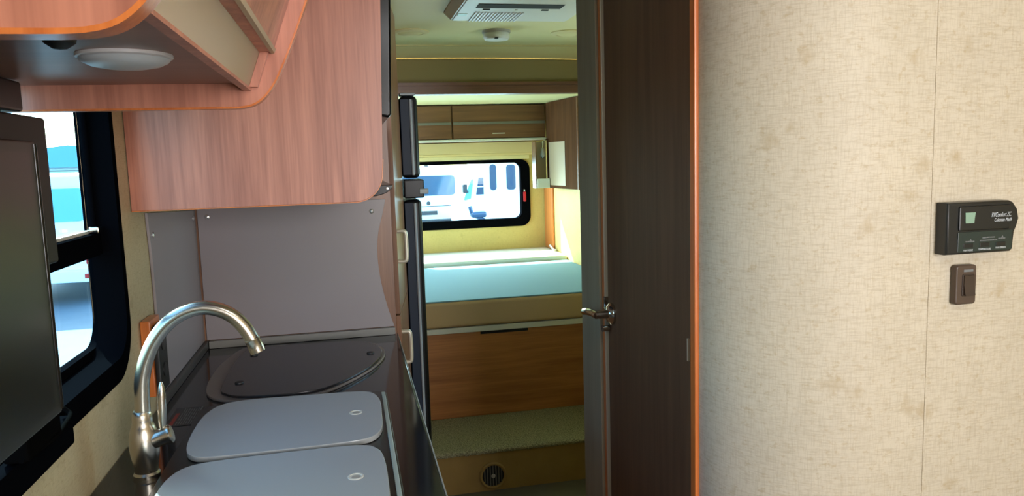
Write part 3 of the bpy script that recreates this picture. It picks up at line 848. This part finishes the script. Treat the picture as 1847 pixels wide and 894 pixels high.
# carpet top with a rolled front edge, subdivided so that the pile can undulate
nx, prof_c = 120, [(3.244, 0.080), (3.240, 0.088), (3.243, 0.096), (3.252, 0.1015)] + [(3.27 + 0.43 * k / 26, 0.102) for k in range(27)]
rows = []
rnd = random.Random(3)
for i in range(nx + 1):
    x = 0.29 + (XR - 0.292) * i / nx
    rows.append([bm.verts.new((x, y + rnd.uniform(-1, 1) * 0.002, z + rnd.uniform(-1, 1) * 0.0016)) for y, z in prof_c])
for i in range(nx):
    for j in range(len(prof_c) - 1):
        bm.faces.new([rows[i][j], rows[i + 1][j], rows[i + 1][j + 1], rows[i][j + 1]])
finish('carpet', bm, 'carpet', st, sharp=180)
boxes('platform', [((0.29, 3.268, ZF), (XR - 0.001, 3.44, 0.098)), ((XL + 0.001, 3.44, ZF), (XR - 0.001, YB - 0.001, 0.098))], 'riser', st)

av = thing('floor_vent', 'round louvred vent in the tan riser of the carpeted step', 'vent', (0.579, 3.2505, -0.085))
vc = (0.579, 3.2500, -0.029)
lathe('flange', [(0.050, 0), (0.064, 0.0), (0.064, 0.004), (0.058, 0.008), (0.050, 0.006)], vc, 'riser', av, seg=40, axis=(0, -1, 0), hollow=True)
lathe('back_plate', [(0, 0), (0.050, 0), (0.050, 0.001), (0, 0.001)], vc, 'dark_slot', av, seg=32, axis=(0, -1, 0))
for k in range(7):
    x = vc[0] - 0.039 + k * 0.013
    h = math.sqrt(max(0.0, 0.0495 ** 2 - (x - vc[0]) ** 2))
    box('slat', (x - 0.0022, vc[1] - 0.0065, vc[2] - h), (x + 0.0022, vc[1] - 0.0012, vc[2] + h), 'grey_rail', av)
lathe('hub', [(0, 0), (0.010, 0), (0.009, 0.003), (0, 0.004)], (vc[0], vc[1] - 0.0066, vc[2]), 'grey_plastic', av, seg=18, axis=(0, -1, 0))

bd = thing('bed_base', 'cherry bed platform across the rear with a pale top rail', 'bed', (0.5, 4.6, 0.102))
box('front_panel', (XL + 0.002, 3.702, 0.103), (XR - 0.002, 3.72, 0.545), 'wood_bed', bd)
lab(box('top_rail', (XL + 0.002, 3.692, 0.5455), (XR - 0.002, 3.73, 0.573), 'strip_pale', bd, bevel=0.003), 'pale rail under the mattress')
lab(box('finger_slot', (0.62, 3.7005, 0.530), (0.87, 3.7025, 0.5445), 'dark_slot', bd), 'dark finger slot below the rail')
box('deck', (XL + 0.002, 3.7305, 0.555), (XR - 0.002, YB - 0.002, 0.573), 'strip_pale', bd)
mt = thing('mattress', 'mattress with a pale blue sky-tinted top and tan side on the bed platform', 'mattress', (0.5, 4.3, 0.5735))
box('body', (XL + 0.003, 3.690, 0.5755), (XR - 0.003, 4.93, 0.708), 'mattress_side', mt, bevel=0.018, seg=3)
prism('top_fabric', rrect(XL + 0.008, XR - 0.008, 3.700, 4.925, 0.02), 'Z', 0.706, 0.714, 'mattress_top', mt, bevel=0.004)
cu2 = box('rear_cushion', (XL + 0.003, 4.935, 0.5755), (XR - 0.003, YB - 0.004, 0.745), 'cushion', None, bevel=0.02, seg=3)
tag(cu2, 'pale cushion along the rear window wall behind the blue mattress', 'cushion')

# ------------------------------------------------------------------ rear overhead cabinets, blind, corner cabinet
rcab = thing('rear_cabinet', 'cherry overhead cabinets above the rear window', 'cabinet', (0.5, 5.35, 1.54))
box('body', (XL + 0.002, 5.222, 1.545), (1.395, YB - 0.002, 1.796), 'wood_rear', rcab)
for x0, x1 in ((-0.44, 0.115), (0.125, 0.722), (0.732, 1.390)):
    d = box('door', (x0, 5.20, 1.565), (x1, 5.2215, 1.790), 'wood_rear', rcab, bevel=0.003)
    rl = lab(box('handle_rail', (x0 + 0.002, 5.194, 1.660), (x1 - 0.002, 5.200, 1.678), 'grey_rail', d, bevel=0.001), 'grey rail across the door')
    xm = x0 + 0.42 * (x1 - x0)
    lab(box('catch', (xm, 5.1985, 1.594), (xm + 0.09, 5.2000, 1.600), 'strip_pale', d), 'pale catch slot')
lab(box('bottom_trim', (XL + 0.002, 5.192, 1.545), (1.395, 5.2195, 1.560), 'strip_pale', rcab, bevel=0.003), 'pale lower trim')
bl = thing('window_blind', 'cream roller blind cassette above the rear window', 'blind', (0.74, 5.46, 1.42))
box('cassette', (0.10, 5.425, 1.462), (1.355, 5.496, 1.542), 'blind', bl, bevel=0.004)
box('lower_lip', (0.10, 5.435, 1.444), (1.355, 5.496, 1.461), 'blind', bl, bevel=0.003)
box('hem_bar', (0.12, 5.450, 1.416), (1.328, 5.486, 1.443), 'cream_trim', bl, bevel=0.003)

cc = thing('corner_cabinet', 'cherry cabinet panel on the right wall above the bed', 'cabinet', (1.42, 4.9, 1.205))
prism('body', [(1.396, 5.198), (1.388, 5.10), (1.450, 4.632), (XR - 0.001, 4.632), (XR - 0.001, 5.198)], 'Z', 1.205, 1.797, 'wood_corner', cc, bevel=0.002)
lab(prism('lining', [(1.3865, 5.10), (1.3855, 5.10), (1.4215, 4.830), (1.4225, 4.830)], 'Z', 1.225, 1.522, 'beige_lam', cc), 'beige lining plate')
prism('edge_strip', [(1.4475, 4.640), (1.4465, 4.632), (1.4505, 4.625), (XR - 0.001, 4.625), (XR - 0.001, 4.631), (1.450, 4.631)], 'Z', 1.205, 1.797, 'wood_beam', cc)
cubby = thing('cubby', 'small open cubby with a white lip in the bed corner', 'cubby', (1.34, 5.14, 1.205))
box('back', (1.294, 5.188, 1.21), (1.386, 5.190, 1.53), 'beige_lam', cubby)
box('post', (1.286, 5.090, 1.205), (1.2935, 5.190, 1.53), 'wood_rear', cubby)
lab(box('lip', (1.294, 5.080, 1.206), (1.384, 5.089, 1.272), 'white_plastic', cubby, bevel=0.004), 'white front lip')
box('floor_panel', (1.294, 5.0895, 1.206), (1.384, 5.1875, 1.216), 'white_plastic', cubby)
rl_ = thing('reading_lamp', 'small metal reading lamp hanging in the bed corner', 'lamp', (1.345, 5.12, 1.43))
lathe('shade', [(0.008, 0.060), (0.010, 0.058), (0.014, 0.035), (0.019, 0.012), (0.020, 0.004), (0.016, 0.0), (0.0, 0.0)], (1.345, 5.12, 1.425), 'grey_plastic', rl_, seg=20)
lathe('bulb', [(0, -0.012), (0.009, -0.009), (0.013, 0.0), (0.0, 0.001)], (1.345, 5.12, 1.424), 'chrome', rl_, seg=16)
tube('stem', [(1.345, 5.12, 1.483), (1.350, 5.124, 1.530), (1.375, 5.128, 1.544), (1.3905, 5.13, 1.545)], 0.005, 'chrome', rl_, seg=8)
ct_ = box('trim_10', (XR - 0.014, 5.26, 0.747), (XR - 0.0005, 5.49, 1.204), 'wood_orange', None, bevel=0.003)
struct(ct_)
bt = thing('wall_bracket', 'small pale bracket on the cushion in the rear right corner', 'bracket', (1.43, 5.22, 0.745))
tube('arm', [(1.432, 5.30, 0.775), (1.432, 5.20, 0.750)], 0.008, 'white_plastic', bt, seg=8)
box('foot', (1.420, 5.17, 0.7455), (1.444, 5.21, 0.758), 'white_plastic', bt, bevel=0.003)

# ------------------------------------------------------------------ ceiling fittings
ac = thing('ceiling_air_unit', 'pale ceiling air unit with a dark intake slot', 'air conditioner', (0.63, 2.45, 1.91))
bm = bmesh.new()
t_ = [(0.372, 2.10, ZC), (0.872, 2.10, ZC), (0.872, 2.80, ZC), (0.372, 2.80, ZC)]
b_ = [(0.398, 2.13, 1.915), (0.826, 2.13, 1.915), (0.826, 2.765, 1.915), (0.398, 2.765, 1.915)]
T = [bm.verts.new(p) for p in t_]; Bv = [bm.verts.new(p) for p in b_]
bm.faces.new(T[::-1]); bm.faces.new(Bv)
for i in range(4): bm.faces.new([T[i], T[(i + 1) % 4], Bv[(i + 1) % 4], Bv[i]])
bmesh.ops.bevel(bm, geom=list(bm.edges), offset=0.004, segments=2, affect='EDGES')
finish('housing', bm, 'white_plastic', ac)
box('intake_slot', (0.448, 2.462, 1.9135), (0.738, 2.528, 1.9152), 'dark_slot', ac)
for k in range(15):
    x = 0.462 + k * 0.0118
    box('louvre', (x - 0.0026, 2.60, 1.9115), (x + 0.0026, 2.755, 1.9152), 'lamp_rim', ac)
lab(box('badge', (0.405, 2.63, 1.9132), (0.436, 2.665, 1.9152), 'badge', ac), 'pale green badge')
for x in (0.488, 0.692):
    box('clip', (x - 0.012, 2.546, 1.9125), (x + 0.012, 2.558, 1.9152), 'dark_slot', ac)
lathe('screw', [(0, 0), (0.006, 0), (0.005, 0.002), (0, 0.0022)], (0.592, 2.556, 1.915), 'grey_plastic', ac, seg=12, axis=(0, 0, -1))

sd = thing('smoke_detector', 'round smoke detector on the ceiling between the two flush lights', 'detector', (0.645, 3.17, 1.90))
lathe('base', [(0, 0), (0.060, 0), (0.060, 0.010), (0.0, 0.010)], (0.645, 3.17, ZC), 'grey_plastic', sd, seg=36, axis=(0, 0, -1))
lathe('cap', [(0, 0), (0.054, 0), (0.056, 0.004), (0.056, 0.018), (0.050, 0.027), (0.030, 0.030), (0, 0.031)], (0.645, 3.17, ZC - 0.0102), 'white_plastic', sd, seg=36, axis=(0, 0, -1))
box('test_button', (0.628, 3.115, ZC - 0.0395), (0.642, 3.13, ZC - 0.036), 'dark_slot', sd)


def flush_light(x, y, label):
    t = thing('ceiling_light', label, 'light', (x, y, ZC - 0.014), 'flush lights in the hall ceiling')
    lathe('ring', [(0.052, 0), (0.078, 0), (0.078, 0.003), (0.066, 0.008), (0.054, 0.009), (0.052, 0.008)], (x, y, ZC), 'cream_trim', t, seg=40, axis=(0, 0, -1), hollow=True)
    lathe('lens', [(0, 0), (0.052, 0.0), (0.051, 0.007), (0.036, 0.012), (0.0, 0.0145)], (x, y, ZC), 'ceiling', t, seg=36, axis=(0, 0, -1))
    return t


flush_light(0.288, 3.205, 'flush round ceiling light left of the smoke detector')
flush_light(0.972, 3.205, 'flush round ceiling light right of the smoke detector')

# ------------------------------------------------------------------ thermostat and switch on the cream wall
th = thing('thermostat', 'black wall thermostat with a small green display on the cream wall', 'thermostat', (0.995, YF, 1.236))
pts = [(0.930, 1.320), (0.930, 1.236), (1.053, 1.236), (1.058, 1.240), (1.060, 1.268), (1.064, 1.276), (1.068, 1.290), (1.064, 1.306), (1.055, 1.317), (1.048, 1.320)]
prism('housing', pts, 'Y', YF - 0.026, YF - 0.0002, 'thermo_black', th, bevel=0.004, seg=3)
fy = YF - 0.0262
box('lower_panel', (0.950, fy - 0.0012, 1.2395), (1.054, fy + 0.002, 1.272), 'thermo_panel', th, bevel=0.001)
box('top_hood', (0.950, fy - 0.003, 1.274), (1.048, fy + 0.002, 1.3135), 'thermo_black', th, bevel=0.003)
lab(prism('display', [(0.9605, 1.2865), (0.9765, 1.2865), (0.9785, 1.3035), (0.9595, 1.3035)], 'Y', fy - 0.0042, fy - 0.0028, 'lcd', th), 'pale green display')
text('brand_print', 'RVComfort.ZC', (1.0095, fy - 0.0034, 1.2945), 0.0102, 'print_white', th, shear=0.25, width=0.038)
text('maker_print', 'Coleman-Mach', (1.0150, fy - 0.0034, 1.2868), 0.0082, 'print_white', th, shear=0.25, width=0.033)
for k, (x0, x1, z) in enumerate(((0.9605, 0.978, 1.2410), (0.9885, 1.0125, 1.2415), (1.0215, 1.0415, 1.2425))):
    text('button_print', ('FAN MODE', 'TEMPERATURE', 'FAN SPEED')[k], (x0, fy - 0.0016, z), 0.0042, 'print_white', th, width=x1 - x0)
    box('button', ((x0 + x1) / 2 - 0.009, fy - 0.0022, 1.2465), ((x0 + x1) / 2 + 0.009, fy - 0.0008, 1.2535), 'thermo_black', th, bevel=0.0006)
bm = bmesh.new()
for x0, x1, z in ((0.964, 0.981, 1.2555), (0.991, 1.024, 1.2562), (0.996, 1.004, 1.2605), (1.0055, 1.020, 1.2608), (1.0265, 1.0405, 1.2582)):
    x = x0
    while x < x1:
        add_box(bm, (x, fy - 0.0016, z), (min(x + 0.0022, x1), fy - 0.0008, z + 0.0018)); x += 0.0028
for x, z in ((0.9735, 1.2578), (1.0345, 1.2605)):
    add_prism(bm, [(x - 0.0022, z), (x + 0.0022, z), (x, z + 0.003)], 'Y', fy - 0.0016, fy - 0.0008)
o = finish('print_marks', bm, 'print_grey', th); o['kind'] = 'stuff'

sw = thing('light_switch', 'brown light switch below the thermostat on the cream wall', 'switch', (0.982, YF, 1.151))
prism('plate', rrect(0.9625, 1.003, 1.150, 1.216, 0.006, 4), 'Y', YF - 0.013, YF - 0.0002, 'switch_brown', sw, bevel=0.003, seg=3)
prism('bezel', rrect(0.974, 0.998, 1.164, 1.201, 0.003, 3), 'Y', YF - 0.0145, YF - 0.0128, 'rocker_brown', sw, bevel=0.0008)
prism('rocker', [(YF - 0.0145, 1.166), (YF - 0.0145, 1.199), (YF - 0.0165, 1.199), (YF - 0.0155, 1.183), (YF - 0.0195, 1.166)], 'X', 0.9765, 0.9955, 'rocker_brown', sw)
lab(box('print_mark', (0.977, YF - 0.0134, 1.2045), (0.995, YF - 0.0129, 1.2085), 'print_grey', sw), 'pale worn print above the rocker')

# ------------------------------------------------------------------ outside
ZG = -1.0
struct(box('ground', (-60, -12, ZG - 0.1), (60, 90, ZG), 'asphalt'))


def rear_van(label, x0, x1, y, ztop, body, length=5.2, win=True, hi=0.0):
    """van with its tail turned to us"""
    xc, w = (x0 + x1) / 2, x1 - x0
    v = thing('van', label, 'van', (xc, y + length / 2, ZG))
    prof_v = [(y + 0.02, ZG + 0.42), (y, ZG + 0.75), (y + 0.02, ZG + 1.2), (y + 0.14, ztop - 0.12), (y + 0.3, ztop), (y + length * 0.62, ztop - 0.02), (y + length * 0.78, ZG + 1.28), (y + length - 0.1, ZG + 1.0), (y + length, ZG + 0.42)]
    prism('body', prof_v, 'X', x0, x1, body, v, bevel=0.12, seg=4, sharp=50)
    zt = ztop - 0.28
    g = prism('rear_window', rrect(x0 + 0.17, x1 - 0.13, zt - 0.60, zt, 0.10, 5), 'Y', y + 0.03, y + 0.2, 'van_glass' if body == 'van_silver' else 'van_glass_reflecting', v)
    box('seam', (x0 + 0.05, y - 0.004, ZG + 1.06), (x1 - 0.05, y + 0.05, ZG + 1.075), 'van_trim', v)
    box('bumper', (x0 + 0.02, y - 0.10, ZG + 0.42), (x1 - 0.02, y + 0.08, ZG + 0.66), 'van_trim' if body == 'van_silver' else body, v, bevel=0.04)
    for sx in (x0 + 0.04, x1 - 0.17):
        box('tail_light', (sx, y - 0.02, ZG + 0.74), (sx + 0.13, y + 0.05, ZG + 1.20), 'tail_red', v, bevel=0.02)
        box('reflector', (sx - 0.01, y - 0.115, ZG + 0.50), (sx + 0.14, y - 0.09, ZG + 0.58), 'tail_red', v)
    box('plate', (xc - 0.26, y - 0.012, ZG + 0.80), (xc + 0.26, y + 0.03, ZG + 0.92), 'van_trim', v)
    lathe('emblem', [(0, 0), (0.06, 0), (0.05, 0.02), (0, 0.02)], (xc, y + 0.01, ZG + 1.16), 'van_trim', v, seg=18, axis=(0, -1, 0))
    for sx in (x0 + 0.12, x1 - 0.12):
        for sy in (y + 0.95, y + length - 0.9):
            wl = lathe('wheel', [(0, -0.11), (0.33, -0.11), (0.36, -0.07), (0.36, 0.07), (0.33, 0.11), (0, 0.11)], (sx, sy, ZG + 0.36), 'tyre', v, seg=24, axis=(1, 0, 0))
    lathe('roof_light', [(0, 0), (0.12, 0), (0.08, 0.04), (0, 0.05)], (xc, y + 0.5, ztop), 'van_trim', v, seg=16)
    return v


rear_van('pale van seen from behind through the rear window, left of the white camper', 1.42, 3.36, 23.0, 1.27, 'van_silver')
rear_van('white van with a red tail light beyond the galley window', -6.75, -4.60, 15.0, 1.42, 'van_white')

cv = thing('camper_van', 'white camper van with tall side windows beyond the rear window', 'camper', (5.2, 22, ZG))
yv = 20.0
pv = [(2.95, ZG + 0.35), (2.90, ZG + 1.05), (3.02, ZG + 1.30), (3.30, ZG + 1.95), (3.60, 1.72), (4.2, 1.85), (8.2, 1.85), (8.35, 1.6), (8.35, ZG + 0.35)]
prism('body', pv, 'Y', yv, yv + 2.0, 'van_white', cv, bevel=0.09, seg=3, sharp=50)
for pts in ([(3.37, 0.50), (3.58, 0.50), (3.58, 0.95), (3.45, 0.95)], rrect(3.76, 3.94, 0.60, 1.30, 0.08, 4), rrect(4.22, 4.47, 0.60, 1.28, 0.08, 4), rrect(5.2, 6.3, 0.7, 1.28, 0.08, 4)):
    wd = prism('side_window', pts, 'Y', yv - 0.012, yv + 0.05, 'van_glass', cv)
prism('windshield', [(3.02, 0.36), (3.25, 0.92), (3.31, 0.92), (3.22, 0.40)], 'Y', yv - 0.012, yv + 0.05, 'van_glass_reflecting', cv)
box('window_bar', (3.37, yv - 0.02, 0.70), (3.58, yv + 0.01, 0.73), 'van_white', cv)
mi = box('mirror', (2.98, yv - 0.25, 0.56), (3.10, yv - 0.05, 0.80), 'van_trim', cv, bevel=0.03)
tube('mirror_arm', [(3.06, yv - 0.12, 0.60), (3.15, yv + 0.02, 0.58)], 0.03, 'van_trim', cv, seg=8)
lathe('wheel', [(0, -0.11), (0.33, -0.11), (0.36, -0.07), (0.36, 0.07), (0.33, 0.11), (0, 0.11)], (3.75, yv + 0.10, ZG + 0.36), 'tyre', cv, seg=28, axis=(0, 1, 0))
lathe('wheel', [(0, -0.11), (0.33, -0.11), (0.36, -0.07), (0.36, 0.07), (0.33, 0.11), (0, 0.11)], (7.2, yv + 0.10, ZG + 0.36), 'tyre', cv, seg=28, axis=(0, 1, 0))
pst = thing('service_post', 'dark service post with a blue hood in front of the white camper', 'post', (3.42, 18.2, ZG))
tube('pole', [(3.24, 18.2, ZG), (3.24, 18.2, -0.02)], 0.045, 'van_trim', pst, seg=10)
box('hood', (2.92, 18.1, 0.02), (3.30, 18.35, 0.17), 'van_glass', pst, bevel=0.05)
tube('arm', [(2.90, 18.2, 0.30), (2.95, 18.2, 0.10), (3.24, 18.2, -0.05)], 0.05, 'van_glass', pst, seg=8)

sh = thing('shed', 'low blue-roofed building far beyond the galley window', 'building', (-13.0, 43, ZG))
box('wall', (-19, 40.2, ZG), (-7, 46, 1.70), 'shed_wall', sh)
prism('roof', [(-19.3, 1.70), (-6.7, 1.70), (-6.9, 2.1), (-13.0, 2.75), (-19.1, 2.1)], 'Y', 39.9, 46.3, 'shed_blue', sh)
for k, z in enumerate((1.50, 1.38)):
    wr = tube('wire', [(-14, 30, z + 0.05), (-9.4, 30, z), (-4, 30, z + 0.05)], 0.018, 'van_trim', seg=6)
    tag(wr, ('upper thin dark wire', 'lower thin dark wire')[k] + ' crossing before the blue-roofed building', 'wire')
